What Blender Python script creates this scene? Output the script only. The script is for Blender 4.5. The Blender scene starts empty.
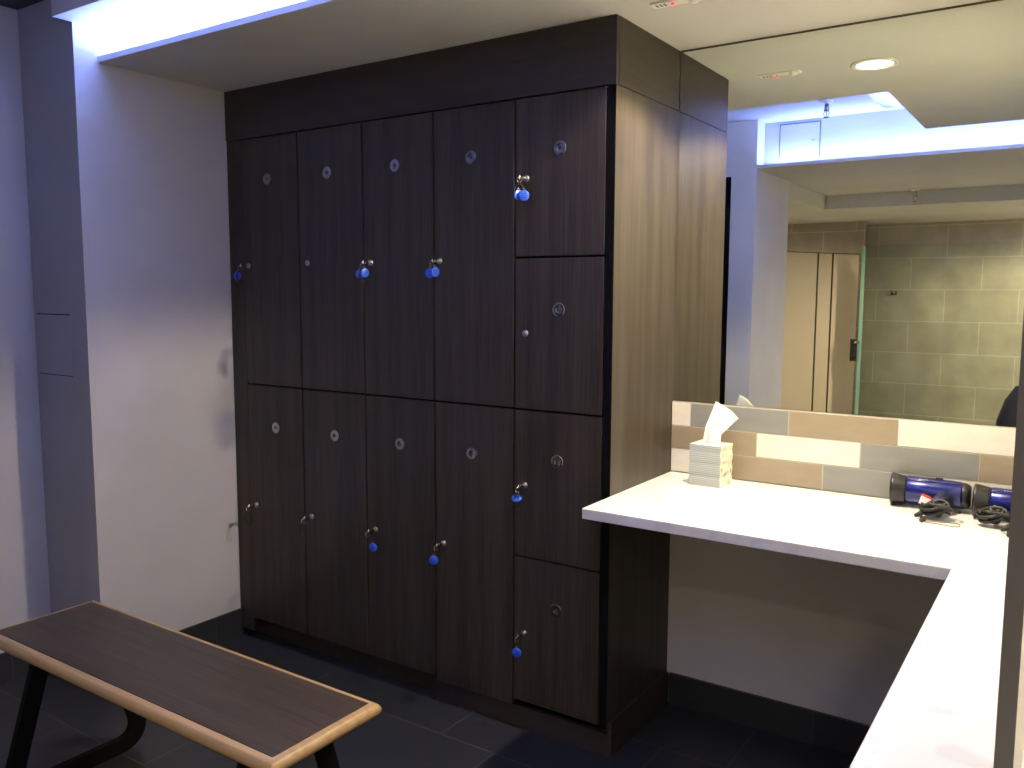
import bpy, bmesh, math, random
from mathutils import Vector, Matrix
random.seed(7)
sc = bpy.context.scene
COL = sc.collection
V = Vector

# ---------------------------------------------------------------- camera
CAM = V((1.193, -2.311, 1.474))
R_ = V((0.82896908, 0.55928322, 0.00354223)); U_ = V((-0.06204986, 0.08567227, 0.9943893)); F_ = V((-0.55584177, 0.82453778, -0.10572311))
cd = bpy.data.cameras.new('camera'); cam = bpy.data.objects.new('camera', cd); COL.objects.link(cam)
cd.sensor_width = 36; cd.lens = 855.42*36/1024; cd.clip_start = 0.02; cd.clip_end = 60
m = Matrix.Identity(4)
for i in range(3):
    m[i][0] = R_[i]; m[i][1] = U_[i]; m[i][2] = -F_[i]; m[i][3] = CAM[i]
cam.matrix_world = m
sc.camera = cam
# ---------------------------------------------------------------- world, exposure
w = bpy.data.worlds.new('world'); sc.world = w; w.use_nodes = True
w.node_tree.nodes['Background'].inputs[0].default_value = (.5, .5, .6, 1)
w.node_tree.nodes['Background'].inputs[1].default_value = 0.02
sc.view_settings.view_transform = 'Standard'; sc.view_settings.look = 'None'
sc.view_settings.gamma = 1; sc.view_settings.exposure = 0.0; sc.view_settings.use_curve_mapping = False
# light levels (the lamps are built with their fittings below)
WARM = (1.0, .84, .60); LED = (.22, .31, 1.0)
P_DOWN = 190; P_SHOWER = 34; P_LED = 16.0; LED_MESH = 20.0
sc.cycles.max_bounces = 10; sc.cycles.diffuse_bounces = 6; sc.cycles.glossy_bounces = 6

# ---------------------------------------------------------------- dimensions
D = .4625; L = 1.781; HC = 2.282; HU = 2.59; ZC = .853
XL = -2.14; XR = 1.75; YS = -2.335; YE = -6.0; YW = -.621

# ---------------------------------------------------------------- materials
def mat(name, col=(.5,.5,.5), rough=.5, metal=0, spec=None, coat=0, emis=None, estr=0):
    M = bpy.data.materials.new(name); M.use_nodes = True
    b = M.node_tree.nodes['Principled BSDF']
    b.inputs['Base Color'].default_value = (*col, 1); b.inputs['Roughness'].default_value = rough; b.inputs['Metallic'].default_value = metal
    if spec is not None: b.inputs['Specular IOR Level'].default_value = spec
    if coat: b.inputs['Coat Weight'].default_value = coat
    if emis: b.inputs['Emission Color'].default_value = (*emis, 1); b.inputs['Emission Strength'].default_value = estr
    return M
def nd(M, t, **k):
    n = M.node_tree.nodes.new(t)
    for a, b in k.items(): setattr(n, a, b)
    return n
def ln(M, a, b): M.node_tree.links.new(a, b)
def bs(M): return M.node_tree.nodes['Principled BSDF']
def noisy(M, c1, c2, scale=(1,1,1), s=6, detail=4, bump=0, lo=.3, hi=.7, coord='Object', rough=None):
    tc = nd(M,'ShaderNodeTexCoord'); mp = nd(M,'ShaderNodeMapping'); mp.inputs['Scale'].default_value = scale
    nz = nd(M,'ShaderNodeTexNoise'); nz.inputs['Scale'].default_value = s; nz.inputs['Detail'].default_value = detail
    rp = nd(M,'ShaderNodeValToRGB'); rp.color_ramp.elements[0].position = lo; rp.color_ramp.elements[1].position = hi
    rp.color_ramp.elements[0].color = (*c1,1); rp.color_ramp.elements[1].color = (*c2,1)
    ln(M, tc.outputs[coord], mp.inputs[0]); ln(M, mp.outputs[0], nz.inputs[0]); ln(M, nz.outputs[0], rp.inputs[0]); ln(M, rp.outputs[0], bs(M).inputs['Base Color'])
    if bump:
        bp = nd(M,'ShaderNodeBump'); bp.inputs['Strength'].default_value = bump; bp.inputs['Distance'].default_value = .002
        ln(M, nz.outputs[0], bp.inputs['Height']); ln(M, bp.outputs[0], bs(M).inputs['Normal'])
    return M
def wood(name, a, b, axis='z', rough=.42):
    """laminate: long fine streaks along one axis, two scales"""
    M = mat(name, a, rough, spec=.36)
    sc_ = {'z': (1,1,.03), 'x': (.03,1,1), 'y': (1,.03,1)}[axis]
    tc = nd(M,'ShaderNodeTexCoord'); geo = nd(M,'ShaderNodeNewGeometry'); mp = nd(M,'ShaderNodeMapping'); mp.inputs['Scale'].default_value = sc_
    ln(M, geo.outputs['Position'], mp.inputs[0])
    n1 = nd(M,'ShaderNodeTexNoise'); n1.inputs['Scale'].default_value = 150; n1.inputs['Detail'].default_value = 5
    n2 = nd(M,'ShaderNodeTexNoise'); n2.inputs['Scale'].default_value = 22; n2.inputs['Detail'].default_value = 3
    ln(M, mp.outputs[0], n1.inputs[0]); ln(M, mp.outputs[0], n2.inputs[0])
    mx = nd(M,'ShaderNodeMath', operation='ADD'); ln(M, n1.outputs[0], mx.inputs[0]); ln(M, n2.outputs[0], mx.inputs[1])
    hf = nd(M,'ShaderNodeMath', operation='MULTIPLY'); hf.inputs[1].default_value = .5; ln(M, mx.outputs[0], hf.inputs[0])
    rp = nd(M,'ShaderNodeValToRGB'); rp.color_ramp.elements[0].position = .36; rp.color_ramp.elements[1].position = .64
    rp.color_ramp.elements[0].color = (*a,1); rp.color_ramp.elements[1].color = (*b,1)
    ln(M, hf.outputs[0], rp.inputs[0]); ln(M, rp.outputs[0], bs(M).inputs['Base Color'])
    return M
WA, WB = (.025,.0195,.0125), (.064,.050,.033)
m_woodv = wood('dark_walnut_laminate_upright', WA, WB, 'z')
m_woodh = wood('dark_walnut_laminate_level', (.028,.022,.017), (.046,.036,.028), 'x')
m_woody = wood('dark_walnut_laminate_side', (.032,.024,.017), (.056,.043,.031), 'y')
m_seat = wood('walnut_bench_top', (.040,.029,.017), (.080,.058,.034), 'x', .45)
m_maple = noisy(mat('maple_edging', rough=.4), (.40,.25,.10), (.50,.33,.14), (.06,1,1), 60, 4)
m_black = mat('flat_black', (.004,.004,.004), .8, spec=.08)
m_steel = mat('black_powder_coated_steel', (.003,.003,.003), .7, spec=.15)
m_wall = noisy(mat('white_wall_paint', rough=.8), (.45,.44,.425), (.50,.49,.475), s=3)
m_wall2 = noisy(mat('white_wall_paint_brightened', rough=.8), (.62,.61,.58), (.67,.66,.63), s=3)  # lighter copy of the wall white, extra brightness put into the colour
m_grey = noisy(mat('grey_wall', rough=.8), (.33,.33,.34), (.37,.37,.38), s=3)  # greyer than the other walls
m_ceil = noisy(mat('ceiling_paint', rough=.85), (.57,.57,.55), (.63,.63,.61), s=2)
m_dark = mat('dark_ceiling', (.05,.05,.055), .9)  # much darker than the rest of the ceiling
m_quartz = noisy(mat('white_quartz', rough=.22), (.69,.70,.70), (.80,.80,.78), s=11, detail=10, lo=.34, hi=.44)
m_metal = mat('brushed_nickel', (.35,.34,.33), .35, 1)
m_chrome = mat('chrome', (.55,.55,.55), .2, 1)
m_disc = mat('satin_aluminium_plate', (.42,.42,.45), .22, 1)
m_disc2 = mat('plate_centre', (.12,.12,.15), .3, 1)
m_blue = mat('blue_plastic_tag', (.02,.09,.62), .35)
m_rub = mat('black_rubber', (.01,.01,.012), .5)
m_mirror = mat('mirror_silver', (.86,.90,.84), .0, 1)
m_trimd = mat('mirror_edge', (.08,.07,.05), .5)
m_cream = mat('cream_laminate', (.62,.53,.38), .5)
m_creamw = mat('cream_paint', (.80,.76,.62), .6)
m_panel = mat('taupe_edge_band', (.14,.122,.075), .7, spec=.2)
m_white = mat('white_plastic', (.8,.8,.78), .4)
m_red = mat('red_indicator', (.5,0,0), .4, emis=(1,.02,.03), estr=3)
m_lens = mat('lamp_lens', (.9,.9,.8), .4, emis=(1,.88,.60), estr=16)
m_led = mat('led_strip', (.9,.9,1), .4, emis=LED, estr=LED_MESH)
m_paper = mat('white_tissue', (.88,.88,.86), .9)
def tilemat(name, c1, c2, mortar, bw, bh, plane='xy', off=.5, loc=(0,0,0), rough=.4, msize=.004, bump=.3):
    M = mat(name, c1, rough)
    geo = nd(M,'ShaderNodeNewGeometry'); sep = nd(M,'ShaderNodeSeparateXYZ'); cb = nd(M,'ShaderNodeCombineXYZ')
    ln(M, geo.outputs['Position'], sep.inputs[0]); ln(M, sep.outputs['XYZ'.index(plane[0].upper())], cb.inputs[0]); ln(M, sep.outputs['XYZ'.index(plane[1].upper())], cb.inputs[1])
    mp = nd(M,'ShaderNodeMapping'); mp.inputs['Location'].default_value = loc; ln(M, cb.outputs[0], mp.inputs[0])
    br = nd(M,'ShaderNodeTexBrick'); br.offset = off; br.offset_frequency = 2
    for k, v in (('Scale',1),('Mortar Size',msize/2),('Mortar Smooth',0),('Bias',0),('Brick Width',bw),('Row Height',bh)): br.inputs[k].default_value = v
    br.inputs['Color1'].default_value = (*c1,1); br.inputs['Color2'].default_value = (*c2,1); br.inputs['Mortar'].default_value = (*mortar,1)
    nz = nd(M,'ShaderNodeTexNoise'); nz.inputs['Scale'].default_value = 5; nz.inputs['Detail'].default_value = 6
    ln(M, geo.outputs['Position'], nz.inputs[0])
    mx = nd(M,'ShaderNodeMix', data_type='RGBA', blend_type='MULTIPLY'); mx.inputs[0].default_value = .5
    mr = nd(M,'ShaderNodeMapRange'); mr.inputs[1].default_value = .3; mr.inputs[2].default_value = .7; mr.inputs[3].default_value = .7; mr.inputs[4].default_value = 1.25
    ln(M, nz.outputs[0], mr.inputs[0])
    ln(M, mp.outputs[0], br.inputs[0]); ln(M, br.outputs['Color'], mx.inputs[6]); ln(M, mr.outputs[0], mx.inputs[7]); ln(M, mx.outputs[2], bs(M).inputs['Base Color'])
    bp = nd(M,'ShaderNodeBump'); bp.inputs['Strength'].default_value = bump; bp.inputs['Distance'].default_value = .002; bp.invert = True
    ln(M, br.outputs['Fac'], bp.inputs['Height']); ln(M, bp.outputs[0], bs(M).inputs['Normal'])
    return M
m_floor = tilemat('charcoal_floor_tile', (.022,.024,.025), (.027,.029,.030), (.065,.065,.065), .65, .3375, 'xy', .3333, (.3135,.175,0), .38, .006)
m_base = tilemat('charcoal_skirting_tile', (.022,.024,.024), (.026,.028,.028), (.05,.05,.05), .65, 5, 'xy', 0, (.13,1,0), .35, .005)
m_basey = tilemat('charcoal_skirting_tile_side', (.022,.024,.024), (.026,.028,.028), (.05,.05,.05), .65, 5, 'yz', 0, (.13,1,0), .35, .005)
m_shower = tilemat('greige_shower_tile', (.38,.34,.27), (.41,.37,.30), (.52,.48,.42), .62, .31, 'xz', .5, (.3,.03,0), .35, .008)
m_showery = tilemat('greige_shower_tile_side', (.38,.34,.27), (.41,.37,.30), (.52,.48,.42), .62, .31, 'yz', .5, (.3,.03,0), .35, .008)
m_beigetile = tilemat('beige_stall_tile', (.36,.31,.25), (.38,.33,.27), (.50,.47,.40), .62, .31, 'xz', .5, (.1,.09,0), .4, .008)
def tinted(name, tint, rough=.03, fac=.10):
    M = bpy.data.materials.new(name); M.use_nodes = True; nt = M.node_tree; nt.nodes.clear()
    o = nt.nodes.new('ShaderNodeOutputMaterial'); t = nt.nodes.new('ShaderNodeBsdfTransparent'); g = nt.nodes.new('ShaderNodeBsdfGlossy'); x = nt.nodes.new('ShaderNodeMixShader'); f = nt.nodes.new('ShaderNodeFresnel')
    t.inputs[0].default_value = (*tint,1); g.inputs['Roughness'].default_value = rough; f.inputs[0].default_value = 1.12
    nt.links.new(f.outputs[0], x.inputs[0]); nt.links.new(t.outputs[0], x.inputs[1]); nt.links.new(g.outputs[0], x.inputs[2]); nt.links.new(x.outputs[0], o.inputs[0])
    return M
m_glass = tinted('shower_glass', (.95,.99,.95))
m_glassedge = mat('green_glass_edge', (.30,.52,.38), .2)

# ---------------------------------------------------------------- geometry helpers
def bx(bm, lo, hi, mi=0, bev=0, seg=2):
    lo = V(lo); hi = V(hi)
    r = bmesh.ops.create_cube(bm, size=1); vs = r['verts']
    for v in vs: v.co = V([(lo[i]+hi[i])/2 + v.co[i]*(hi[i]-lo[i]) for i in range(3)])
    fs = set(f for v in vs for f in v.link_faces)
    for f in fs: f.material_index = mi
    if bev:
        es = list(set(e for v in vs for e in v.link_edges))
        bmesh.ops.bevel(bm, geom=es, offset=bev, segments=seg, affect='EDGES', profile=.5)
    return vs
def lathe(bm, prof, n=24, axis='z', o=(0,0,0), mi=0, cap=True):
    """prof: (radius, height) list; axis may be a Vector"""
    ax = {'x':V((1,0,0)),'y':V((0,1,0)),'z':V((0,0,1))}[axis] if isinstance(axis,str) else V(axis).normalized()
    q = V((0,0,1)).rotation_difference(ax); o = V(o); rings = []
    for r, h in prof:
        rings.append([bm.verts.new(o + q @ V((r*math.cos(2*math.pi*i/n), r*math.sin(2*math.pi*i/n), h))) for i in range(n)])
    for a, b in zip(rings, rings[1:]):
        for i in range(n):
            f = bm.faces.new((a[i], a[(i+1)%n], b[(i+1)%n], b[i])); f.material_index = mi; f.smooth = True
    if cap:
        f = bm.faces.new(rings[0][::-1]); f.material_index = mi
        f = bm.faces.new(rings[-1]); f.material_index = mi
def tube(bm, pts, r, n=8, closed=False, mi=0, flat=None):
    """round (or flat: (w,h) half sizes) section swept along pts"""
    pts = [V(p) for p in pts]; rings = []; N = len(pts)
    up = None
    for i, p in enumerate(pts):
        a = pts[(i-1)%N] if (closed or i>0) else p; b = pts[(i+1)%N] if (closed or i<N-1) else p
        t = (b-a).normalized()
        if up is None:
            up = V((0,0,1)) if abs(t.z) < .9 else V((1,0,0))
        s = t.cross(up).normalized(); up = s.cross(t).normalized()
        rr = r[i] if isinstance(r,(list,tuple)) else r
        rings.append([bm.verts.new(p + s*math.cos(2*math.pi*k/n)*rr + up*math.sin(2*math.pi*k/n)*rr) for k in range(n)])
    for i in range(N if closed else N-1):
        a, b = rings[i], rings[(i+1)%N]
        if closed and i == N-1:
            sh = min(range(n), key=lambda k: (a[0].co-b[k].co).length)
            b = b[sh:]+b[:sh]
        for k in range(n):
            f = bm.faces.new((a[k], a[(k+1)%n], b[(k+1)%n], b[k])); f.smooth = True; f.material_index = mi
    if not closed:
        bm.faces.new(rings[0][::-1]).material_index = mi; bm.faces.new(rings[-1]).material_index = mi
def prism(bm, poly, z0, z1, mi=0):
    a = [bm.verts.new((x,y,z0)) for x,y in poly]; b = [bm.verts.new((x,y,z1)) for x,y in poly]; n = len(poly)
    fs = [bm.faces.new(a[::-1]), bm.faces.new(b)] + [bm.faces.new((a[i],a[(i+1)%n],b[(i+1)%n],b[i])) for i in range(n)]
    for f in fs: f.material_index = mi
    return a+b
def obj(name, bm, mats, parent=None, bevel=0, loc=None, smooth=False):
    bmesh.ops.recalc_face_normals(bm, faces=bm.faces)
    me = bpy.data.meshes.new(name); bm.to_mesh(me); bm.free()
    for x in (mats if isinstance(mats,(list,tuple)) else [mats]): me.materials.append(x)
    if smooth:
        for p in me.polygons: p.use_smooth = True
    o = bpy.data.objects.new(name, me); COL.objects.link(o)
    if parent is not None: o.parent = parent
    if loc is not None: o.location = loc
    if bevel:
        md = o.modifiers.new('bevel','BEVEL'); md.width = bevel; md.segments = 2; md.limit_method = 'ANGLE'
    return o
def box(name, lo, hi, mats, parent=None, bevel=0):
    bm = bmesh.new(); bx(bm, lo, hi); return obj(name, bm, mats, parent, bevel)
def tag(o, label, cat, group=None, kind=None):
    o['label'] = label; o['category'] = cat
    if group: o['group'] = group
    if kind: o['kind'] = kind
    return o
def thing(name, label, cat, loc=(0,0,0), group=None, rz=0):
    o = bpy.data.objects.new(name, None); COL.objects.link(o); o.location = loc; o.rotation_euler = (0,0,rz); o.empty_display_size = .05
    return tag(o, label, cat, group)
def struct(name, bm, mats, bevel=0):
    o = obj(name, bm, mats, None, bevel); o['kind'] = 'structure'; return o
def sbox(name, lo, hi, mats, bevel=0):
    bm = bmesh.new(); bx(bm, lo, hi); return struct(name, bm, mats, bevel)
def area(name, loc, size, size_y, power, col, rot, parent=None, spread=math.pi):
    l = bpy.data.lights.new(name,'AREA'); l.shape = 'RECTANGLE'; l.size = size; l.size_y = size_y; l.energy = power; l.color = col; l.spread = spread
    o = bpy.data.objects.new(name, l); COL.objects.link(o); o.location = loc; o.rotation_euler = rot
    if parent is not None: o.parent = parent
    return o

# ================================================================ SETTING
sbox('floor', (XL-.1, YE-.1, -.08), (XR+.1, D+.1, 0), m_floor)
WY = D+.008
sbox('wall_back', (XL, WY, 0), (XR, WY+.1, HU), m_wall)
bm = bmesh.new(); bx(bm, (XL, YW, 0), (-L, WY, HU))
bm.faces.ensure_lookup_table()
for f in bm.faces:
    if abs(f.calc_center_median().y - YW) < 1e-4: f.material_index = 1
struct('wall_alcove', bm, [m_wall, m_grey])
sbox('wall_left', (XL-.1, YS-.5, 0), (XL, YW, HU), m_wall)
# wall facing the lockers, with a door, then the corridor wall running away
bm = bmesh.new(); bx(bm, (-.845, YS-.15, 0), (-.66, YS, HU)); bx(bm, (XL, YS-.15, 0), (-1.75, YS, HU)); bx(bm, (-1.75, YS-.15, 2.20), (-.845, YS, HU))
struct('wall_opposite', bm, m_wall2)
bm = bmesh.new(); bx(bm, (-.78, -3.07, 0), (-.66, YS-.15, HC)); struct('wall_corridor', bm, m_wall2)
d = box('door_1', (-1.71, YS-.09, .01), (-.885, YS-.05, 2.16), m_black, None, .003); d['kind'] = 'structure'
fr = bmesh.new(); bx(fr, (-.885, YS-.12, 0), (-.825, YS+.012, 2.24)); bx(fr, (-1.77, YS-.12, 0), (-1.71, YS+.012, 2.24)); bx(fr, (-1.71, YS-.12, 2.16), (-.885, YS+.012, 2.24))
obj('door_frame', fr, m_black, d, .003)
hb = bmesh.new(); tube(hb, [(-1.62,YS-.05,1.02),(-1.62,YS+.0,1.02),(-1.50,YS+.0,1.02)], .009, 10); obj('door_handle', hb, m_metal, d)
sbox('wall_right', (XR, YE, 0), (XR+.1, WY, HU), m_wall)
sbox('wall_shower', (-2.4, YE-.1, 0), (XR, YE, 2.25), m_shower)
# tiled stall wall beyond the corridor, with a tiled return
bm = bmesh.new(); bx(bm, (-2.3, -5.62, 0), (-.655, -5.52, 2.2)); struct('wall_stall', bm, m_beigetile)
sbox('wall_stall_side', (-2.4, -5.62, 0), (-2.3, -2.45, HC), m_wall)
# low ceiling over lockers and vanity (L shaped), with a raised lip along the cove
bm = bmesh.new()
Z1 = HC+.012
prism(bm, [(-L,WY),(XR,WY),(XR,-1.462),(.465,-1.462),(.465,-.535),(-L,-.535)], HC, Z1)
for lo, hi in (((-L,-.535,Z1),(.465,-.52,Z1+.008)), ((.465,-1.462,Z1),(.48,-.535,Z1+.008)), ((.48,-1.462,Z1),(XR,-1.447,Z1+.008))):
    bx(bm, lo, hi)
struct('ceiling_low', bm, m_ceil)
# bulkhead above the cove slot
bm = bmesh.new()
bx(bm, (-L,-.69,2.398), (.27,-.40,HU-.002)); bx(bm, (-L,-.40,Z1+.001), (.62,-.37,HU-.002))
bx(bm, (.27,-1.46,2.398), (.60,-.40,HU-.002)); bx(bm, (.60,-1.46,Z1+.001), (.63,-.40,HU-.002))
bx(bm, (.60,-1.34,Z1+.001), (XR,-1.31,HU-.002))
struct('ceiling_bulkhead', bm, m_ceil)
sbox('ceiling_raised', (XL, YS-.17, HU), (XR, WY, HU+.06), m_ceil)
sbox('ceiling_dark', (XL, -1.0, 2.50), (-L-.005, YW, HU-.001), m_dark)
# soffit over the corridor with a ledge, and the upright face behind it
bm = bmesh.new(); bx(bm, (-.66, -4.155, HC), (XR, YS, Z1)); bx(bm, (-.66, YS-.015, Z1), (XR, YS, Z1+.008)); bx(bm, (-2.3,-4.155,HC),(-.66,-2.45,Z1))
struct('ceiling_soffit', bm, m_ceil)
sbox('ceiling_upstand', (-.66, YS-.17, Z1), (XR, YS-.15, HU), m_wall)
bm = bmesh.new(); bx(bm, (-2.3, YE, 2.17), (XR, -4.155, HC)); bx(bm, (-2.3,-4.155,2.17), (-.68,-3.08,HC-.001)); struct('ceiling_shower', bm, m_ceil)
sbox('floor_shower_bounce', (-2.3, YE, 0), (XR, -3.15, .006), tilemat('beige_bounce_floor', (.45,.41,.33), (.48,.44,.36), (.5,.48,.42), .3, .3, 'xy', .5))  # unseen pale floor, added to bounce light up to the soffit
# skirting tiles
BH = .114
sbox('baseboard_back', (.013, WY-.012, 0), (XR, WY, BH), m_base)
sbox('baseboard_alcove', (-L, YW, 0), (-L+.010, 0.054, BH), m_basey)
sbox('baseboard_left', (XL, YS, 0), (XL+.010, YW, BH), m_basey)
sbox('baseboard_pier', (XL, YW-.010, 0), (-L+.010, YW, BH), m_base)
sbox('baseboard_opposite', (-.82, YS, 0), (-.66, YS+.010, BH), m_base)
# faint flush hatch on the grey wall
t = tag(box('access_panel', (-2.115, YW-.003, 1.155), (-1.885, YW, 1.388), m_grey, None), 'flush grey access panel in the narrow grey wall left of the white alcove wall', 'access panel')
for a_, b_ in ((1.388,1.3915),(1.163,1.1655)): box('shadow_gap', (-2.115,YW-.0038,a_), (-1.885,YW-.0031,b_), m_black, t)

# ================================================================ COVE LIGHTING
def led(name, lo, hi, label, rot, power):
    c = [(a+b)/2 for a,b in zip(lo,hi)]
    t = thing(name, label, 'strip light', (c[0],c[1],lo[2]), 'led strips in the ceiling coves')
    l2 = [lo[i]-(c[0],c[1],lo[2])[i] for i in range(3)]; h2 = [hi[i]-(c[0],c[1],lo[2])[i] for i in range(3)]
    bm = bmesh.new(); bx(bm, l2, (h2[0],h2[1],l2[2]+.006), 0, .001); obj('channel', bm, m_metal, t)
    bm = bmesh.new()
    e = .003; bx(bm, (l2[0]+e,l2[1]+e,l2[2]+.006), (h2[0]-e,h2[1]-e,l2[2]+.010)); obj('diffuser', bm, m_led, t)
    sx, sy = h2[0]-l2[0], h2[1]-l2[1]
    area('led_lamp', (0,0,.014), sx, sy, power, LED, rot, t)
    return t
Zl = Z1
UP = math.pi
led('led_strip', (-1.74,-.485,Zl), (.25,-.47,Zl), 'blue-white light strip hidden behind the ceiling lip in front of the lockers', (UP,0,0), P_LED*3.6)
led('led_strip', (.478,-1.40,Zl), (.493,-.56,Zl), 'short light strip on the ledge at the right side of the raised ceiling', (UP,0,0), P_LED*3.0)
led('led_strip', (.66,-1.41,Zl), (1.70,-1.395,Zl), 'light strip on the ledge above the right half of the vanity room', (UP,0,0), P_LED*1.3)
led('led_strip', (-.62,YS-.085,Zl), (1.70,YS-.07,Zl), 'long light strip on the ledge of the corridor soffit, seen in the mirror', (UP,0,0), P_LED*1.7)

# ================================================================ CEILING FITTINGS
def downlight(x, y, z, label, power, grp='round downlights', cone=144, bl=.2):
    t = thing('downlight', label, 'ceiling light', (x,y,z), grp)
    bm = bmesh.new(); lathe(bm, [(.060,-.001),(.078,-.001),(.080,-.004),(.076,-.008),(.062,-.008),(.060,-.004),(.060,-.001)], 40, cap=False); obj('trim_ring', bm, m_white, t)
    bm = bmesh.new(); lathe(bm, [(.001,-.0015),(.059,-.0015),(.059,-.004),(.03,-.0055),(.001,-.006)], 40); obj('lens', bm, m_lens, t)
    l = bpy.data.lights.new('lamp','SPOT'); l.energy = power; l.color = WARM; l.spot_size = math.radians(cone); l.spot_blend = bl; l.shadow_soft_size = .045
    o = bpy.data.objects.new('lamp', l); COL.objects.link(o); o.location = (0,0,-.012); o.parent = t
    return t
downlight(.51, -.05, HC, 'lit round downlight over the white vanity counter, reflected in the mirror', P_DOWN)
downlight(1.02, -2.62, HC, 'round downlight in the corridor soffit opposite the vanity counter', P_SHOWER*.8)
downlight(1.2, -5.0, 2.17, 'added unseen downlight that brightens the tiled shower', P_SHOWER*7, cone=172, bl=.5)  # lamp added out of view to light the shower wall
downlight(-1.5, -4.1, 2.17, 'added unseen downlight that brightens the cubicle doors', P_SHOWER*4.5, cone=172, bl=.5)  # added lamp, hidden behind the corridor wall, lights the doors from the left
downlight(1.48, -.35, HC, 'round downlight behind the cream divider panel', P_DOWN*.5)

def sprinkler(x, y, z, label):
    t = thing('sprinkler', label, 'sprinkler', (x,y,z), 'fire sprinklers')
    bm = bmesh.new(); lathe(bm, [(.040,-.0005),(.041,-.006),(.030,-.014),(.020,-.02)], 28); obj('rosette', bm, m_white, t)
    bm = bmesh.new(); lathe(bm, [(.012,-.02),(.012,-.05),(.016,-.052),(.016,-.060),(.008,-.064)], 16)
    for s in (-1,1): tube(bm, [(s*.010,0,-.06),(s*.016,0,-.075),(s*.010,0,-.092),(0,0,-.098)], .0028, 6)
    obj('body', bm, m_chrome, t)
    bm = bmesh.new(); lathe(bm, [(.003,-.064),(.004,-.08),(.003,-.096)], 10); obj('glass_bulb', bm, m_glassedge, t)
    bm = bmesh.new(); lathe(bm, [(.018,-.098),(.019,-.100),(.004,-.103)], 16); obj('deflector', bm, m_chrome, t)
sprinkler(-.149, -2.004, HU, 'white sprinkler hanging from the bright raised ceiling, seen in the mirror')
sprinkler(.02, -4.02, HC, 'white sprinkler under the dim corridor soffit, seen in the mirror')
# motion sensor with red lamp
t = thing('ceiling_sensor', 'white ceiling sensor plate with a red light beside the locker corner', 'sensor', (.19,-.01,HC))
bm = bmesh.new(); bx(bm, (-.075,-.020,-.006), (.075,.020,-.0005), 0, .002); obj('housing', bm, m_white, t)
bm = bmesh.new(); lathe(bm, [(.014,-.006),(.013,-.011),(.008,-.015),(.002,-.016)], 20, o=(.050,0,0)); obj('sensor_dome', bm, m_white, t)
bm = bmesh.new(); lathe(bm, [(.005,-.006),(.005,-.010),(.002,-.011)], 12, o=(-.012,-.004,0)); obj('indicator_lamp', bm, m_red, t)
bm = bmesh.new()
for i in range(3): bx(bm, (-.062+.012*i,-.012,-.0068), (-.057+.012*i,.008,-.006))
obj('vent_slot', bm, m_panel, t)
# hatch on the upstand
t = thing('ceiling_hatch', 'square white access hatch in the bright upright band, seen in the mirror', 'access hatch', (-.433,YS-.15,2.37))
bm = bmesh.new(); bx(bm, (-.125,0,-.02), (.125,.004,.195), 0, .001); obj('hatch_door', bm, m_wall, t)
bm = bmesh.new()
for lo, hi in (((-.130,0,-.025),(-.126,.0045,.2)),((.126,0,-.025),(.130,.0045,.2)),((-.13,0,.196),(.13,.0045,.2))): bx(bm, lo, hi)
obj('hatch_frame', bm, m_panel, t)
bm = bmesh.new(); lathe(bm, [(.006,.004),(.006,.007)], 12, 'y', (.085,0,.085)); obj('latch', bm, m_metal, t)

# ================================================================ LOCKERS
t = thing('locker_surround', 'dark walnut surround framing the bank of lockers, with tall side panel beside the counter', 'locker surround', (0,0,0))
FZ = 2.086
bm = bmesh.new(); bx(bm, (-L+.001,0,FZ), (-.001,.018,HC-.001)); obj('fascia', bm, m_woodh, t, .0008)
bm = bmesh.new(); bx(bm, (-.018,.0185,FZ), (0,D-.004,HC-.001)); obj('side_fascia', bm, m_woody, t, .0008)
bm = bmesh.new(); bx(bm, (-.018,.002,.09), (0,WY-.001,FZ-.002)); obj('side_panel', bm, m_woodv, t, .0008)
bm = bmesh.new(); bx(bm, (-.0265,0,.095), (-.0005,.0018,FZ-.001)); bx(bm, (-.0265,.0018,.095),(-.0185,.02,FZ-.001)); o = obj('gap_shade_strip', bm, m_black, t); o['label'] = 'black strip standing in for the shaded gap beside the doors'  # solid black in place of the shade in the recess by the side panel
bm = bmesh.new(); bx(bm, (-L+.001,0.004,.03), (-1.692,.020,FZ-.002)); obj('filler_strip', bm, m_woodv, t, .0008)
bm = bmesh.new(); bx(bm, (-L+.012,.055,0), (-.705,.07,.088)); bx(bm, (-.705,.012,0), (-.002,.03,.074)); obj('plinth', bm, m_woodh, t, .0008)
bm = bmesh.new(); bx(bm, (-.0015,.012,0), (.012,D-.005,.118)); o = obj('side_skirting', bm, m_woody, t, .0012)
XS = [-1.690, -1.360, -1.0215, -.6915, -.3565, -.0285]
ordn = ['first','second','third','fourth']
def plate(x, z, parent):
    bm = bmesh.new(); lathe(bm, [(.0065,.0002),(.0225,.0002),(.0225,.0016),(.0215,.002),(.0070,.002),(.0065,.0016),(.0065,.0002)], 32, 'y', cap=False)
    for v in bm.verts: v.co = V((v.co.x, -v.co.y, v.co.z))
    o = obj('number_plate', bm, m_disc, parent); o.location = (x,0,z)
    bm = bmesh.new(); lathe(bm, [(.0002,.0002),(.0064,.0002),(.0064,.0014),(.0002,.0015)], 24, 'y', cap=False)
    for v in bm.verts: v.co = V((v.co.x, -v.co.y, v.co.z))
    c = obj('plate_centre', bm, m_disc2, o)
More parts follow.
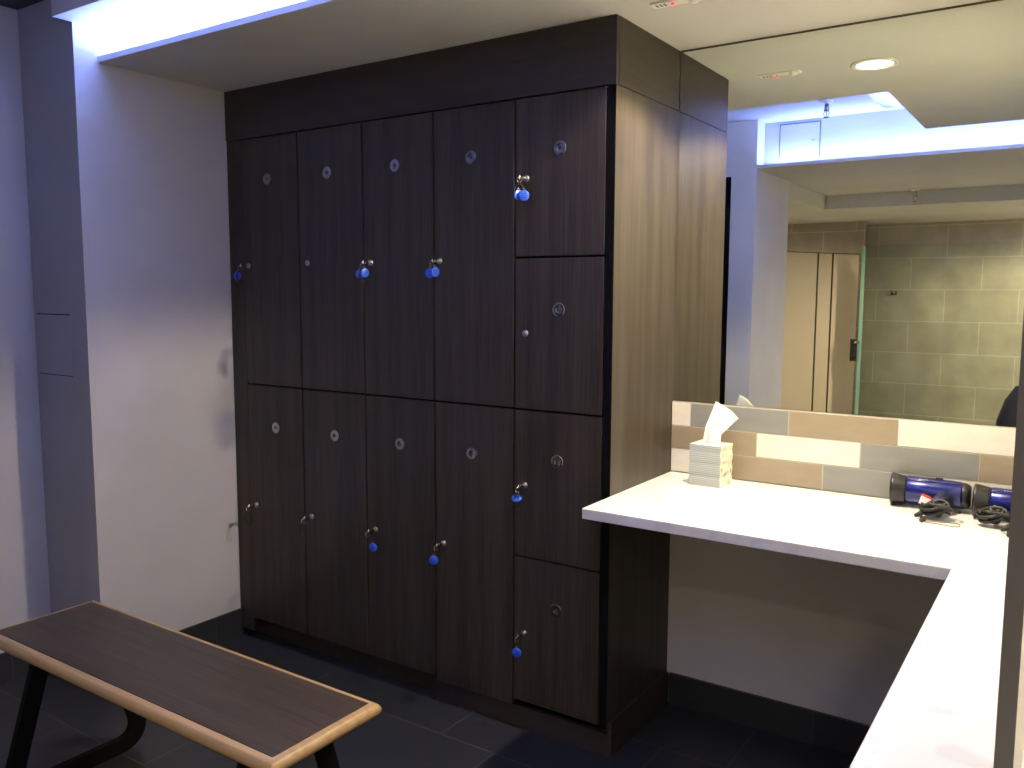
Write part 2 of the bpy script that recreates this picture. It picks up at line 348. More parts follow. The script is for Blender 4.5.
def cam_lock(x, z, parent):
    bm = bmesh.new(); lathe(bm, [(.0002,.0085),(.0035,.0085),(.0040,.007),(.0085,.0065),(.0105,.005),(.0105,.0002)], 20, 'y', cap=False)
    for v in bm.verts: v.co = V((v.co.x, -v.co.y, v.co.z))
    bx(bm, (-.0008,-.0092,-.003), (.0008,-.0084,.003), 1)
    o = obj('cam_lock', bm, [m_metal, m_black], parent); o.location = (x,0,z)
def locker(i, z0, z1, label, px_, pz, lz, lx, grp):
    x0, x1 = XS[i]+.0036, XS[i+1]-.0036
    t = thing('locker', label, 'locker', ((x0+x1)/2, 0, z0), grp)
    cx = (x0+x1)/2; w_ = (x1-x0)/2; h = z1-z0
    bm = bmesh.new(); bx(bm, (-w_,0,.0034), (w_,.018,h-.0034), 0, .0012); dr = obj('door', bm, m_woodv, t)
    bm = bmesh.new(); k = .012; e = w_+.0030; dz = D-.01
    bx(bm, (-e,.0185,.001), (-e+k,dz,h-.001)); bx(bm, (e-k,.0185,.001), (e,dz,h-.001)); bx(bm, (-e+k,.0185,.001), (e-k,dz,k)); bx(bm, (-e+k,.0185,h-k), (e-k,dz,h-.001)); bx(bm, (-e+k,dz-.006,k), (e-k,dz,h-k))
    obj('carcass', bm, m_black, t)
    plate(px_-cx, pz-z0, dr); cam_lock(lx-cx, lz-z0, dr)
    return t
ZM = 1.097
colname = ['leftmost column by the wall', 'second column from left', 'third column from left', 'fourth column from left']
topl = [(-1.534,1.918,1.58,-1.657),(-1.200,1.918,1.586,-1.312),(-.864,1.918,1.582,-.984),(-.531,1.918,1.582,-.664)]
botl = [(-1.519,.927,.590,-1.65),(-1.184,.927,.590,-1.320),(-.853,.928,.592,-.977),(-.529,.928,.594,-.653)]
kw = ['key with blue tag in its lock','empty lock without a key','key with blue tag in its lock','key with blue tag in its lock']
kb = ['key on a black loop','key on a black loop','key with blue tag hanging','key with blue tag hanging']
for i in range(4):
    a = topl[i]; locker(i, ZM, FZ-.002, 'tall upper locker, %s, %s' % (colname[i], kw[i]), a[0], a[1], a[2], a[3], 'tall lockers in two rows')
    a = botl[i]; locker(i, .09 if i < 3 else .076, ZM, 'tall lower locker, %s, %s' % (colname[i], kb[i]), a[0], a[1], a[2], a[3], 'tall lockers in two rows')
sh = [(1.587,FZ-.002,1.918,1.834,'short dark locker at the top of the right column, below the fascia'),
      (ZM,1.587,1.422,1.345,'short dark locker second from the top of the right column, with no key'),
      (.604,ZM,.938,.847,'short dark locker third from the top of the right column, beside the counter end'),
      (.100,.604,.447,.343,'short dark locker at the bottom of the right column, under counter height')]
for z0, z1, pz, lz, lab in sh: locker(4, z0, z1, lab, -.190, pz, lz, -.312, 'short lockers in the right column')

# keys, one thing each
def key(x, z, label, tags=(), band=None, tilt=0):
    t = thing('locker_key', label, 'key', (x,-.0086,z), 'keys hanging in the locker doors')
    bm = bmesh.new(); bx(bm, (-.001,-.016,-.0035), (.001,0,.0035)); lathe(bm, [(.0002,-.001),(.011,-.001),(.011,.001),(.0002,.001)], 20, 'x', (0,-.025,-.001), cap=False); obj('key_bow', bm, m_chrome, t)
    c = V((0,-.034,-.011))
    bm = bmesh.new(); tube(bm, [c+V((.003*math.sin(a*2)+.011*math.sin(a)*math.sin(tilt), .011*math.sin(a)*math.cos(tilt), .011*math.cos(a))) for a in [2*math.pi*k/20 for k in range(20)]], .0011, 6, True); obj('split_ring', bm, m_chrome, t)
    for (rz, dx, dz, rx) in tags:
        bm = bmesh.new()
        lathe(bm, [(.0002,-.002),(.0150,-.002),(.0165,-.001),(.0165,.001),(.0150,.002),(.0002,.002)], 28, 'y', (0,0,0), cap=False)
        tube(bm, [V((.0035*math.cos(a),0,.0185+.004*math.sin(a))) for a in [2*math.pi*k/12 for k in range(12)]], .001, 6, True, 1)
        for q in (-.006,0,.006): bx(bm, (-.008,-.0024,q-.001), (.008,-.0019,q+.0005), 2)
        o = obj('key_tag', bm, [m_blue, m_chrome, mat_dkblue], t); o.location = (dx,-.037,-.0235-.0185+dz); o.rotation_euler = (rx,0,rz)
    if band:
        bm = bmesh.new(); pts = []
        for k in range(24):
            a = 2*math.pi*k/24; pts.append((band*.012*math.sin(a)+.001, -.036+.010*math.sin(a), -.021-.026+.026*math.cos(a)))
        tube(bm, pts, .0024, 6, True); obj('wrist_loop', bm, m_rub, t)
mat_dkblue = mat('dark_blue_print', (.005,.02,.2), .4)
key(-1.657,1.58,'key with round blue tag and black loop in the upper left locker by the wall',[(.35,-.016,0,0)],.8)
key(-.984,1.582,'key with two blue tags in the third upper locker from the left',[(.9,-.010,0,0),(1.25,.012,.004,0)],.5)
key(-.664,1.582,'key with bright blue tag in the fourth upper locker from the left',[(.45,-.006,0,0),(1.3,.016,.004,0)],None)
key(-.312,1.834,'key with two blue tags in the top short locker',[(1.2,.000,-.014,0),(.6,.020,-.016,0)],1.0)
key(-1.65,.590,'key on a black loop without blue tag in the lower left locker by the wall',[],.9)
key(-1.320,.590,'key on a black loop without blue tag in the second lower locker from the left',[],1.0)
key(-.977,.592,'key with blue tag in the third lower locker from the left',[(.3,.026,-.012,0)],None)
key(-.653,.594,'key with blue tag in the fourth lower locker, beside the short lockers',[(.5,-.010,-.010,0)],None)
key(-.312,.847,'key with tilted blue tag and black loop beside the counter end',[(.4,-.002,.008,-.95)],.8)
key(-.312,.343,'key with blue tag in the bottom short locker',[(.25,0,-.010,0)],None)

# ================================================================ VANITY
EY = -.177
bm = bmesh.new(); prism(bm, [(0.0005,EY),(.965,EY),(.965,-1.75),(1.745,-1.75),(1.745,D-.006),(.0005,D-.006)], ZC-.032, ZC)
t = tag(obj('countertop', bm, m_quartz, None, .003), 'white quartz L-shaped vanity counter wrapping from the lockers towards the camera', 'counter')
# supports under the right leg
for k, yy in enumerate((-1.55, .1)):
    bm = bmesh.new(); bx(bm, (1.05,yy-.02,0), (1.70,yy+.02,ZC-.033)); o = obj('counter_support', bm, m_woodv, None, .002)
    tag(o, 'dark panel holding up the %s of the counter leg' % ('near end' if k == 0 else 'far end'), 'support', 'panels under the counter')
# mosaic backsplash
cols = {'w':(.72,.69,.60),'g':(.24,.245,.22),'b':(.31,.255,.17)}
tm = {k: noisy(mat('backsplash_tile_'+{'w':'white','g':'grey','b':'beige'}[k], rough=.3), tuple(x*.93 for x in c), tuple(x*1.06 for x in c), (1,1,3), 9) for k, c in cols.items()}
rows = [(1.019,1.0985,[0.001,.070,.405,.732,1.06,1.39,1.745],'wgbwgb'), (.9375,1.0165,[.001,.302,.628,.953,1.28,1.6,1.745],'bwgbwg'), (.856,.935,[.001,.070,.1935,.518,.845,1.17,1.5,1.745],'wwbgwbg')]
rows[2] = (.856,.935,[.001,.110,.518,.845,1.17,1.5,1.745],'wbgwbg')
bm = bmesh.new(); bx(bm, (.0005,D-.003,ZC+.001), (1.747,WY-.0005,1.101), 0)
for z0, z1, xs, cs in rows:
    for a, b, c in zip(xs, xs[1:], cs): bx(bm, (a+.0012,D-.0055,z0), (b-.0012,D-.001,z1), 1+'wgb'.index(c), .0008, 1)
t = tag(obj('backsplash', bm, [mat('cream_grout',(.50,.47,.38),.8), tm['w'], tm['g'], tm['b']]), 'white, grey and beige tiled strip between the counter and the mirror', 'backsplash')
# mirror
t = thing('wall_mirror', 'large frameless wall mirror above the tiled strip, up to the ceiling', 'mirror', (0,D,1.103))
box('mirror_glass', (.0015,0,0), (1.745,.006,HC-1.103-.006), m_mirror, t)
box('edge_trim', (.0015,-.0015,HC-1.103-.006), (1.745,.006,HC-1.103-.0005), m_trimd, t)
# divider at the right edge
t = thing('divider_panel', 'tall cream divider panel with taupe edge standing on the counter at the right', 'divider', (1.1455,0,ZC))
box('panel', (-.008,-1.297,.0005), (.008,.318,HC-ZC-.001), m_creamw, t)
o = box('edge_band', (-.009,-1.302,.0005), (.009,-1.297,HC-ZC-.001), m_panel, t, .001); o['label'] = 'taupe front edge band'

# tissue box
ang = math.radians(-3)
t = thing('tissue_box', 'cube tissue box with ribbed grey side and patterned cream side on the counter', 'tissue box', (.190,.345,ZC), rz=ang)
m_rib = mat('ribbed_grey_card', (.42,.45,.42), .6)
tc = nd(m_rib,'ShaderNodeTexCoord'); wv = nd(m_rib,'ShaderNodeTexWave'); wv.bands_direction = 'Z'; wv.inputs['Scale'].default_value = 52; wv.inputs['Distortion'].default_value = 3.5; wv.inputs['Detail'].default_value = 1; wv.inputs['Detail Scale'].default_value = .5
rp = nd(m_rib,'ShaderNodeValToRGB'); rp.color_ramp.elements[0].color = (.30,.34,.33,1); rp.color_ramp.elements[1].color = (.50,.53,.50,1)
ln(m_rib, tc.outputs['Object'], wv.inputs[0]); ln(m_rib, wv.outputs[0], rp.inputs[0]); ln(m_rib, rp.outputs[0], bs(m_rib).inputs[0])
m_pat = mat('patterned_cream_card', (.7,.68,.55), .6)
tc = nd(m_pat,'ShaderNodeTexCoord'); vo = nd(m_pat,'ShaderNodeTexVoronoi'); vo.inputs['Scale'].default_value = 38
rp = nd(m_pat,'ShaderNodeValToRGB'); rp.color_ramp.interpolation = 'CONSTANT'
rp.color_ramp.elements[0].color = (.30,.26,.18,1); rp.color_ramp.elements[1].position = .16; rp.color_ramp.elements[1].color = (.50,.48,.33,1)
e = rp.color_ramp.elements.new(.36); e.color = (.66,.66,.56,1)
vz = nd(m_pat,'ShaderNodeTexNoise'); vz.inputs['Scale'].default_value = 24; mxp = nd(m_pat,'ShaderNodeMix', data_type='RGBA'); 
rr = nd(m_pat,'ShaderNodeValToRGB'); rr.color_ramp.elements[0].position = .52; rr.color_ramp.elements[1].position = .58
ln(m_pat, tc.outputs['Object'], vo.inputs[0]); ln(m_pat, vo.outputs[0], rp.inputs[0]); ln(m_pat, tc.outputs['Object'], vz.inputs[0]); ln(m_pat, vz.outputs[0], rr.inputs[0]); ln(m_pat, rr.outputs[0], mxp.inputs[0])
mxp.inputs[7].default_value = (.66,.66,.56,1); ln(m_pat, rp.outputs[0], mxp.inputs[6]); ln(m_pat, mxp.outputs[2], bs(m_pat).inputs[0])
m_card = mat('cream_card', (.78,.75,.66), .6)
hw, hd, hh = .0535, .0485, .135
bm = bmesh.new(); N = 18; ringv = []
for k in range(N+1):
    z = hh*k/N; wv_ = .0010*math.sin(k*1.15)+.0004*math.sin(k*2.3+1)
    a, b = hw+wv_, hd+wv_*.6
    ringv.append([bm.verts.new(p) for p in ((-a,-b,z),(a,-b,z),(a,b,z),(-a,b,z))])
for r0, r1 in zip(ringv, ringv[1:]):
    for k in range(4):
        f = bm.faces.new((r0[k],r0[(k+1)%4],r1[(k+1)%4],r1[k])); f.material_index = 0 if k % 2 == 0 else 1
bm.faces.new(ringv[0][::-1]).material_index = 2
# top with an oval opening
top = ringv[-1]; ov = []
for k in range(24):
    a = 2*math.pi*k/24; ov.append((.034*math.cos(a), .018*math.sin(a)))
inner = [bm.verts.new((x,y,hh)) for x,y in ov]; low = [bm.verts.new((x,y,hh-.02)) for x,y in ov]
for k in range(24): f = bm.faces.new((inner[k],inner[(k+1)%24],low[(k+1)%24],low[k])); f.material_index = 2
bm.faces.new(low).material_index = 2
cor = {0:top[2],1:top[3],2:top[0],3:top[1]}
for q in range(4):
    seg = [inner[(q*6+j)%24] for j in range(7)]
    for j in range(6): bm.faces.new((cor[q], seg[j+1], seg[j])).material_index = 2
    bm.faces.new((cor[q], cor[(q+1)%4], seg[6])).material_index = 2
obj('carton', bm, [m_rib, m_pat, m_card], t)
# tissue: folded sheet rising from the slot, fanned to the right
bm = bmesh.new(); nu, nv = 14, 18; g = []
for j in range(nv+1):
    v = j/nv; row = []
    for i in range(nu+1):
        u = i/nu
        l0 = V((-.030,0,-.012)); r0 = V((.026,0,-.012)); l1 = V((.010,0,.138)); r1 = V((.084,0,.086)); lm_ = V((-.020,0,.055)); rm_ = V((.030,0,.030))
        if v < .5:
            s = v/.5; a = l0.lerp(lm_, s); b = r0.lerp(rm_, s)
        else:
            s = (v-.5)/.5; a = lm_.lerp(l1, s); b = rm_.lerp(r1, s**.8)
        p = a.lerp(b, u)
        if v > .5: p = p + (V((.014,0,.022)))*math.sin(u*math.pi)*((v-.5)/.5)**2*.2
        fold = .006*math.sin(u*9+v*2)*(1-.4*v) + .010*(u-.5)*math.sin(v*3)
        p.y += fold; row.append(bm.verts.new(p + V((0,0,hh))))
    g.append(row)
for j in range(nv):
    for i in range(nu): bm.faces.new((g[j][i],g[j][i+1],g[j+1][i+1],g[j+1][i])).smooth = True
o = obj('tissue', bm, m_paper, t); md = o.modifiers.new('thick','SOLIDIFY'); md.thickness = .0012; o.rotation_euler = (0,0,math.radians(15))

# hair dryers
m_dblue = mat('metallic_blue_plastic', (.006,.011,.13), .25, .3, coat=.5)
m_dnavy = mat('navy_grip', (.01,.012,.07), .3); m_dblk = mat('black_dryer_plastic', (.012,.012,.013), .35)
m_lab = mat('pink_white_label', (.75,.52,.52), .6); m_labr = mat('red_label', (.35,.03,.03), .6); m_yel = mat('yellow_label', (.55,.45,.03), .6)
def dryer(loc, rz, label, variant=0):
    t = thing('hair_dryer', label, 'hair dryer', loc, 'hair dryers lying on the counter', rz)
    r = .041
    bm = bmesh.new(); lathe(bm, [(.043,-.002),(.047,0),(.0465,.006),(.041,.034),(.0395,.040)], 36, 'x', (0,0,.047)); obj('intake_grille', bm, m_dblk, t)
    bm = bmesh.new(); lathe(bm, [(.0395,.040),(.041,.044),(.0415,.10),(.0405,.155),(.039,.182),(.0375,.186)], 36, 'x', (0,0,.047)); br = obj('barrel', bm, m_dblue, t)
    bm = bmesh.new(); lathe(bm, [(.042,.080),(.0424,.081),(.0424,.083),(.042,.084)], 36, 'x', (0,0,.047), cap=False)
    bm2 = bmesh.new()
    # short white imprint on top of the barrel: four small letter strokes
    for k in range(4):
        x = .072+k*.0065
        bx(bm2, (x,-.016,.0853), (x+.0012,-.009,.0862)); bx(bm2, (x,-.016,.0853), (x+.0045,-.0148,.0862)); 
        if k != 1: bx(bm2, (x+.0035,-.016,.0853), (x+.0047,-.009,.0862))
    bm.free(); obj('imprint', bm2, m_white, br)
    bm = bmesh.new(); bx(bm, (.115,-.006,.087), (.135,.006,.092), 0, .002); obj('switch', bm, m_dblk, br)
    bm = bmesh.new(); lathe(bm, [(.0365,.184),(.038,.188),(.036,.198),(.031,.206),(.028,.209)], 32, 'x', (0,0,.047)); obj('nozzle', bm, m_dblk, t)
    # folded handle lying towards the front
    bm = bmesh.new(); pts = [(.150,-.020,.042),(.142,-.050,.040),(.130,-.085,.034),(.116,-.112,.027),(.108,-.130,.022)]
    tube(bm, pts, [.021,.023,.021,.019,.015], 16)
    h = obj('handle', bm, m_dblk, t)
    bm = bmesh.new(); tube(bm, [V(p)+V((.003,-.004,.010)) for p in pts[1:4]], [.013,.012,.010], 12); obj('grip_inlay', bm, m_dnavy, h)
    lm = m_lab if variant == 0 else m_yel
    s = 1 if variant == 0 else .55
    bm = bmesh.new(); bx(bm, (-.014*s,-.001,-.012*s), (.014*s,.001,.012*s)); o = obj('label_tag', bm, [lm], t); o.location = (.100,-.116,.044) if variant == 0 else (.058,-.05,.042); o.rotation_euler = (math.radians(-35),math.radians(22),math.radians(12))
    if variant == 0:
        bm = bmesh.new(); bx(bm, (-.014,-.0015,.0125), (.012,.0005,.020)); o2 = obj('red_label', bm, m_labr, o)
    # coiled cord heap
    bm = bmesh.new(); pts = []
    for k in range(120):
        a = k*.33; rr = .025+.012*math.sin(k*.21); pts.append(((.134,.060)[variant]+rr*1.15*math.cos(a)+.012*math.sin(k*.05), (-.128,-.095)[variant]+rr*.8*math.sin(a), .009+.022*(.5+.5*math.sin(k*.37+a*.2))+.018*math.sin(math.pi*k/120)))
    tube(bm, pts, .0048, 7)
    bm2 = bm; obj('power_cord', bm2, m_rub, t)
    bm = bmesh.new(); tube(bm, [(.100,-.135,.02),(.088,-.15,.012),(.078,-.152,.008)], [.008,.007,.004], 8); tube(bm, [(.098,-.165,.010),(.105,-.178,.006),(.098,-.188,.005)], .0055, 8)
    obj('cord_sleeve', bm, m_rub, t)
    if variant: return t
    bm = bmesh.new(); pts = []
    for k in range(40):
        a = 2*math.pi*k/40; pts.append((.150+.043*math.cos(a), -.178+.017*math.sin(a)+.005*math.sin(2*a), .0022+.001*math.sin(3*a)))
    tube(bm, pts, .0011, 5, True); obj('hanging_loop', bm, mat('thin_tan_wire', (.14,.10,.05), .5), t)
    return t
dryer((.734,.398,ZC), math.radians(3), 'blue and black hair dryer with pink label lying by the backsplash, nearer the tissue box')
dryer((.954,.372,ZC), 0, 'blue and black hair dryer partly hidden behind the divider panel', 1)

# ================================================================ BENCH
BZ = .45
t = thing('bench', 'low bench with dark wooden top, rounded maple edge and black metal legs', 'bench', (-.8665,-.965,0))
x0, x1, y0, y1 = -.6300, .6165, -.150, .153   # inner panel
bm = bmesh.new(); bx(bm, (x0,y0,BZ-.036), (x1,y1,BZ), 0, .0005); obj('seat', bm, m_seat, t)
# rounded nosing: D section swept around, mitred
prof = [(0,0)] + [(.026*math.sin(a)*1.0, -.020+.020*math.cos(a)) for a in [math.pi*k/12 for k in range(13)]] + [(0,-.04)]
prof = [(.004,.0)]+[( .004+.021*math.sin(a), -.020+.020*math.cos(a)) for a in [math.pi*k/12 for k in range(13)]]+[(.0,-.040)]
prof[0] = (0,0)
bm = bmesh.new(); cr = [(x0,y0,-1,-1),(x1,y0,1,-1),(x1,y1,1,1),(x0,y1,-1,1)]; rings = []
for (cx,cy,sx,sy) in cr:
    rings.append([bm.verts.new((cx+sx*a, cy+sy*a, BZ+b)) for a,b in prof])
n = len(prof)
for k in range(4):
    a, b = rings[k], rings[(k+1)%4]
    for j in range(n-1): bm.faces.new((a[j],b[j],b[j+1],a[j+1])).smooth = True
    bm.faces.new((a[n-1],b[n-1],b[0],a[0]))
o = obj('edging', bm, m_maple, t); o['label'] = 'rounded light maple edging'
md = o.modifiers.new('bev','BEVEL'); md.width = .008; md.segments = 4; md.limit_method = 'ANGLE'; md.angle_limit = math.radians(50)
# sled legs: flat bar loops leaning outwards
def sled(s):
    """trapezoid loop of flat bar standing across the bench, wider at the floor, rounded floor corners"""
    X0 = -.437 if s < 0 else .497; zt = BZ-.041; h = .026
    def loop(o_):   # outline inset by o_
        yb0, yb1, yt0, yt1 = -.262+o_*1.05, .232-o_*1.05, -.140+o_*1.05, .112-o_*1.05
        rc = .085-o_*.9; pts = []
        def corner(c, a, b):   # c corner, towards a and b
            c, a, b = V((*c,0)), V((*a,0)), V((*b,0)); u = (a-c).normalized(); v = (b-c).normalized(); dd = rc/math.tan(u.angle(v)/2)
            p0 = c+u*dd; p1 = c+v*dd; out = []
            for k in range(9):
                t_ = k/8; out.append(((1-t_)**2*p0+2*t_*(1-t_)*(c*.82+(p0+p1)*.09)+t_**2*p1))
            return [(q.x,q.y) for q in out]
        sl0 = (yt0-yb0)/zt; sl1 = (yt1-yb1)/zt
        B0 = (yb0+sl0*o_, o_); B1 = (yb1+sl1*o_, o_); T0 = (yt0, zt); T1 = (yt1, zt)
        return [T0]+corner(B0,T0,B1)+corner(B1,B0,T1)+[T1]
    out, inn = loop(.001), loop(2*h)
    bm = bmesh.new(); n_ = len(out)
    ring = [[bm.verts.new((X0+dx, y, z)) for y, z in P] for P in (out, inn) for dx in (-.011,.011)]
    oa, ob, ia, ib = ring
    for i in range(n_-1):
        for q in ((oa[i],oa[i+1],ob[i+1],ob[i]),(ia[i],ib[i],ib[i+1],ia[i+1]),(oa[i],ia[i],ia[i+1],oa[i+1]),(ob[i],ob[i+1],ib[i+1],ib[i])): bm.faces.new(q)
    for i in (0,n_-1): bm.faces.new((oa[i],ob[i],ib[i],ia[i]))
    bx(bm, (X0-.03, -.145, zt), (X0+.03, .117, BZ-.0365))
    obj('leg_frame', bm, m_steel, t, .002)
sled(-1); sled(1)
bm = bmesh.new(); bx(bm, (-.42,-.03,BZ-.062), (.48,.02,BZ-.0375)); obj('stretcher', bm, m_steel, t, .002)

# ================================================================ SHOWER AREA (seen in the mirror)
def leaf(pa, pb, z1, label, k):
    a, b = V((*pa,0)), V((*pb,0)); d_ = b-a; t = thing('cubicle_door', label, 'door', ((a+b)/2), 'cream cubicle doors')
    t.rotation_euler = (0,0,math.atan2(d_.y,d_.x)); l = d_.length/2
    bm = bmesh.new(); bx(bm, (-l+.004,-.012,.03), (l-.004,.012,z1), 0, .002); obj('leaf', bm, m_cream, t)
    bm = bmesh.new(); bx(bm, (-l,-.016,.02), (-l+.0045,.016,z1+.004)); bx(bm, (-l+.0045,-.016,z1), (l,.016,z1+.008)); obj('edge_gasket', bm, m_panel, t)
leaf((-1.13,-4.60),(-.945,-4.98),1.85,'cream cubicle door at the left of the corridor opening, seen in the mirror',0)
leaf((-.940,-4.985),(-.855,-5.15),1.85,'narrow cream cubicle pilaster between the two doors, seen in the mirror',1)
leaf((-.850,-5.155),(-.690,-5.49),1.85,'cream cubicle door next to the shower glass, seen in the mirror',2)
t = thing('shower_screen', 'green-edged glass shower screen in front of the tiled wall, seen in the mirror', 'shower screen', (-.55,-5.2,0))
bm = bmesh.new(); bx(bm, (-.012,-.005,.02), (1.3,.005,1.92)); obj('glass_pane', bm, m_glass, t)
bm = bmesh.new(); bx(bm, (-.045,-.012,.02), (-.0125,.012,1.92)); o = obj('glass_edge', bm, m_glassedge, t, .002); o['label'] = 'green polished glass edge'
bm = bmesh.new(); bx(bm, (-.11,-.02,.85), (-.045,.03,1.06), 0, .004); tube(bm, [(-.06,.03,1.03),(-.06,.06,1.03),(-.02,.06,1.03)], .012, 10); obj('hinge', bm, m_chrome, t)
t = thing('robe_hook', 'small square chrome robe hook on the green-grey shower wall', 'hook', (-.446,YE,1.488))
bm = bmesh.new(); bx(bm, (-.03,0,-.022), (.03,.008,.022), 0, .003); obj('back_plate', bm, m_chrome, t)
bm = bmesh.new(); tube(bm, [(0,.008,0),(0,.04,0),(0,.045,.02)], .008, 8); obj('peg', bm, m_metal, t)


# ================================================================ PERSON (the photographer, a sliver of bag shows in the mirror)
m_skin = mat('skin', (.55,.34,.25), .5); m_jacket = mat('black_jacket', (.012,.012,.014), .8); m_trous = mat('dark_trousers', (.02,.022,.03), .8)
m_shoe = mat('black_shoes', (.01,.01,.01), .4); m_hair = mat('dark_hair', (.02,.013,.008), .6); m_bag = mat('black_bag_cloth', (.012,.012,.014), .7)
def skin(name, verts, edges, radii, mats, parent, sub=2):
    me = bpy.data.meshes.new(name); me.from_pydata([tuple(v) for v in verts], edges, []); me.update()
    o = bpy.data.objects.new(name, me); COL.objects.link(o); o.parent = parent
    for x in (mats if isinstance(mats, list) else [mats]): me.materials.append(x)
    sk = o.modifiers.new('skin','SKIN'); sk.use_smooth_shade = True
    for i, r in enumerate(radii):
        sv = me.skin_vertices[0].data[i]; sv.radius = r if isinstance(r, tuple) else (r, r); sv.use_root = (i == 0)
    su = o.modifiers.new('sub','SUBSURF'); su.levels = sub; su.render_levels = sub
    return o
PX, PY = 1.17, -2.72
t = thing('person', 'person in a black jacket and dark trousers holding up a phone', 'person', (PX,PY,0))
vs, es, rs = [], [], []
def P_(p, r, link=None):
    vs.append(V(p)); rs.append(r)
    if link is not None: es.append((link, len(vs)-1))
    return len(vs)-1
pel = P_((0,0,.93), (.15,.11)); ab = P_((0,.0,1.08), (.135,.10), pel); ch = P_((0,-.01,1.25), (.155,.115), ab); nb = P_((0,-.01,1.40), (.085,.075), ch); nk = P_((0,.0,1.47), (.052,.055), nb)
hd = P_((0,.02,1.54), (.070,.085), nk); h2 = P_((0,.018,1.605), (.086,.106), hd); h3 = P_((0,.000,1.695), (.084,.102), h2)
phone = F_
for s in (-1,1):
    hp = P_((s*.10,0,.88), .095, pel); kn = P_((s*.105,.02,.49), .058, hp); an = P_((s*.11,-.02,.09), .040, kn); to = P_((s*.125,.10,.035), (.042,.030), an); P_((s*.13,.17,.03), (.036,.022), to)
def hand(wrist, palm, dirf, side, curl, link):
    """palm then four fingers of different length and a thumb leaving its side"""
    pm = P_(palm, (.030,.016), link); d = V(dirf).normalized(); sd = V(side).normalized(); c = V(curl).normalized(); p = V(palm)
    for k, ln_ in enumerate((.070,.080,.074,.058)):
        b = p + sd*(-.027+.018*k) + d*.028; i0 = P_(b, .0092, pm); i1 = P_(b + d*ln_*.45 + c*.006, .0085, i0); P_(b + d*ln_*.72 + c*.028, .0075, i1)
    b = p - sd*.032 - d*.01; i0 = P_(b, .0105, pm); i1 = P_(b - sd*.018 + d*.028 + c*.008, .0095, i0); P_(b - sd*.016 + d*.050 + c*.020, .008, i1)
cl = CAM - V((PX,PY,0))
# right arm holds the phone, left arm hangs bent with the bag strap
sh = P_((.17,-.01,1.37), .062, nb); el = P_((.235,.06,1.13), .046, sh); wr = P_((.155,.26,1.335), .030, el)
hand(None, (.135,.315,1.385), (-.45,.25,.8), (.35,.9,0), (-.8,.2,-.3), wr)
sh = P_((-.17,-.01,1.37), .062, nb); el = P_((-.245,.03,1.10), .046, sh); wr = P_((-.075,.27,1.34), .030, el)
hand(None, (-.055,.320,1.40), (.45,.25,.8), (.35,-.9,0), (.8,.2,-.3), wr)
body = skin('body', vs, es, rs, [m_jacket, m_skin], t)
# bare skin of head, neck and hands by height/position: split with a second material on the evaluated mesh
dg = bpy.context.evaluated_depsgraph_get(); ev = body.evaluated_get(dg); me2 = bpy.data.meshes.new_from_object(ev)
body.modifiers.clear(); me2.materials.clear()
for x in (m_jacket, m_skin, m_trous, m_shoe): me2.materials.append(x)
for p in me2.polygons:
    c = p.center; k = 0
    if c.z > 1.455 and abs(c.x) < .13 and c.y < .2: k = 1
    elif c.y > .255 and c.z > 1.2: k = 1
    elif c.z < .10: k = 3
    elif c.z < .93: k = 2
    p.material_index = k; p.use_smooth = True
body.data = me2
bm = bmesh.new(); bmesh.ops.create_uvsphere(bm, u_segments=28, v_segments=18, radius=1)
for v in bm.verts:
    v.co = V((v.co.x*.086, v.co.y*.104, v.co.z*.108)); v.co += V((0,-.008,1.650))
bmesh.ops.delete(bm, geom=[f for f in bm.faces if f.calc_center_median().y > .03 and f.calc_center_median().z < 1.685], context='FACES')
o = obj('hair', bm, m_hair, t, smooth=True); md = o.modifiers.new('s','SOLIDIFY'); md.thickness = .008
hv = [v.co for v in me2.vertices if abs(v.co.z-1.61) < .03 and abs(v.co.x) < .10 and v.co.y < .16]
EYEY = max((c.y for c in hv if abs(abs(c.x)-.031) < .014), default=.09)-.006
FY = max(c.y for c in hv); EX = max(abs(c.x) for c in hv)
bm = bmesh.new(); tube(bm, [(0,FY-.012,1.618),(0,FY+.001,1.60),(0,FY+.012,1.583),(0,FY-.008,1.573)], [.006,.009,.013,.006], 10); obj('nose', bm, m_skin, t)
for s in (-1,1):
    bm = bmesh.new(); bmesh.ops.create_uvsphere(bm, u_segments=14, v_segments=10, radius=1)
    for v in bm.verts: v.co = V((v.co.x*.008+s*(EX+.002), v.co.y*.018, v.co.z*.030+1.60))
    obj('ear', bm, m_skin, t, smooth=True)
for s in (-1,1):
    bm = bmesh.new(); bmesh.ops.create_uvsphere(bm, u_segments=12, v_segments=8, radius=.0105); o = obj('eye', bm, [m_white], t, smooth=True); o.location = (s*.031,EYEY,1.612)
    bm = bmesh.new(); lathe(bm, [(.0002,.0095),(.005,.0098),(.005,.0100),(.0002,.0108)], 12, 'y', cap=False); obj('iris', bm, m_hair, o)
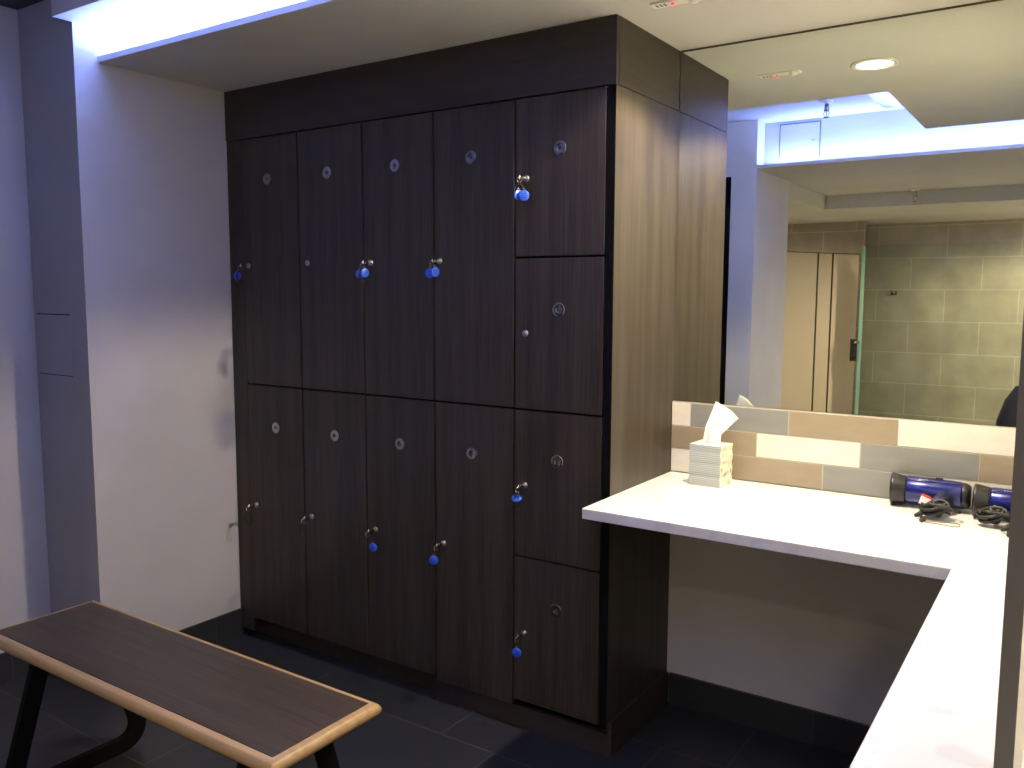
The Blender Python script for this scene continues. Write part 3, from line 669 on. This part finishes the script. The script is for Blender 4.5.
bm = bmesh.new(); tube(bm, [(-.022,FY-.016,1.553),(0,FY-.006,1.551),(.022,FY-.016,1.553)], [.003,.006,.003], 8); obj('mouth', bm, mat('lips',(.45,.18,.15),.5), t)
bm = bmesh.new(); tube(bm, [V((.066*math.cos(a), -.004+.066*math.sin(a), 1.445)) for a in [2*math.pi*k/24 for k in range(24)]], .016, 8, True); obj('collar', bm, m_jacket, t)
# phone, lens at the camera position
t = thing('mobile_phone', 'black mobile phone held sideways in both hands by the person', 'phone', CAM - F_*.0082)
q = Matrix((R_, F_, U_)).transposed().to_quaternion(); t.rotation_mode = 'QUATERNION'; t.rotation_quaternion = q
bm = bmesh.new(); bx(bm, (-.125,-.004,-.058), (.014,.004,.012), 0, .003, 3); obj('case', bm, m_rub, t)
bm = bmesh.new(); bx(bm, (-.112,-.0046,-.055), (.001,-.0041,.009)); obj('screen', bm, mat('dark_glass',(.01,.01,.012),.05), t)
# bag at the hip
t = thing('shoulder_bag', 'black shoulder bag hanging at hip height beside the person, at the mirror edge', 'bag', (.93,-2.50,.64))
bm = bmesh.new()
prof = [(-.155,0,.06),(-.165,.03,.07),(-.160,.10,.07),(-.125,.22,.06),(-.075,.305,.04),(-.01,.33,.015)]
rg = []
for x, z, hy in prof:
    xr = -x*.75+.02; row = []
    for k in range(16):
        a = 2*math.pi*k/16; cx_ = (x+xr)/2; rx_ = (xr-x)/2
        row.append(bm.verts.new((cx_+rx_*math.copysign(abs(math.cos(a))**.6, math.cos(a)), hy*math.copysign(abs(math.sin(a))**.6, math.sin(a)), z)))
    rg.append(row)
for a, b in zip(rg, rg[1:]):
    for k in range(16): bm.faces.new((a[k],a[(k+1)%16],b[(k+1)%16],b[k])).smooth = True
bm.faces.new(rg[0][::-1]); bm.faces.new(rg[-1]); obj('bag_body', bm, m_bag, t)
bm = bmesh.new(); tube(bm, [(-.04,0,.31),(.0,-.06,.52),(.055,-.16,.76),(.075,-.23,.805),(.075,-.30,.76),(.04,-.30,.46),(.03,-.06,.32)], .010, 8); obj('strap', bm, m_bag, t)
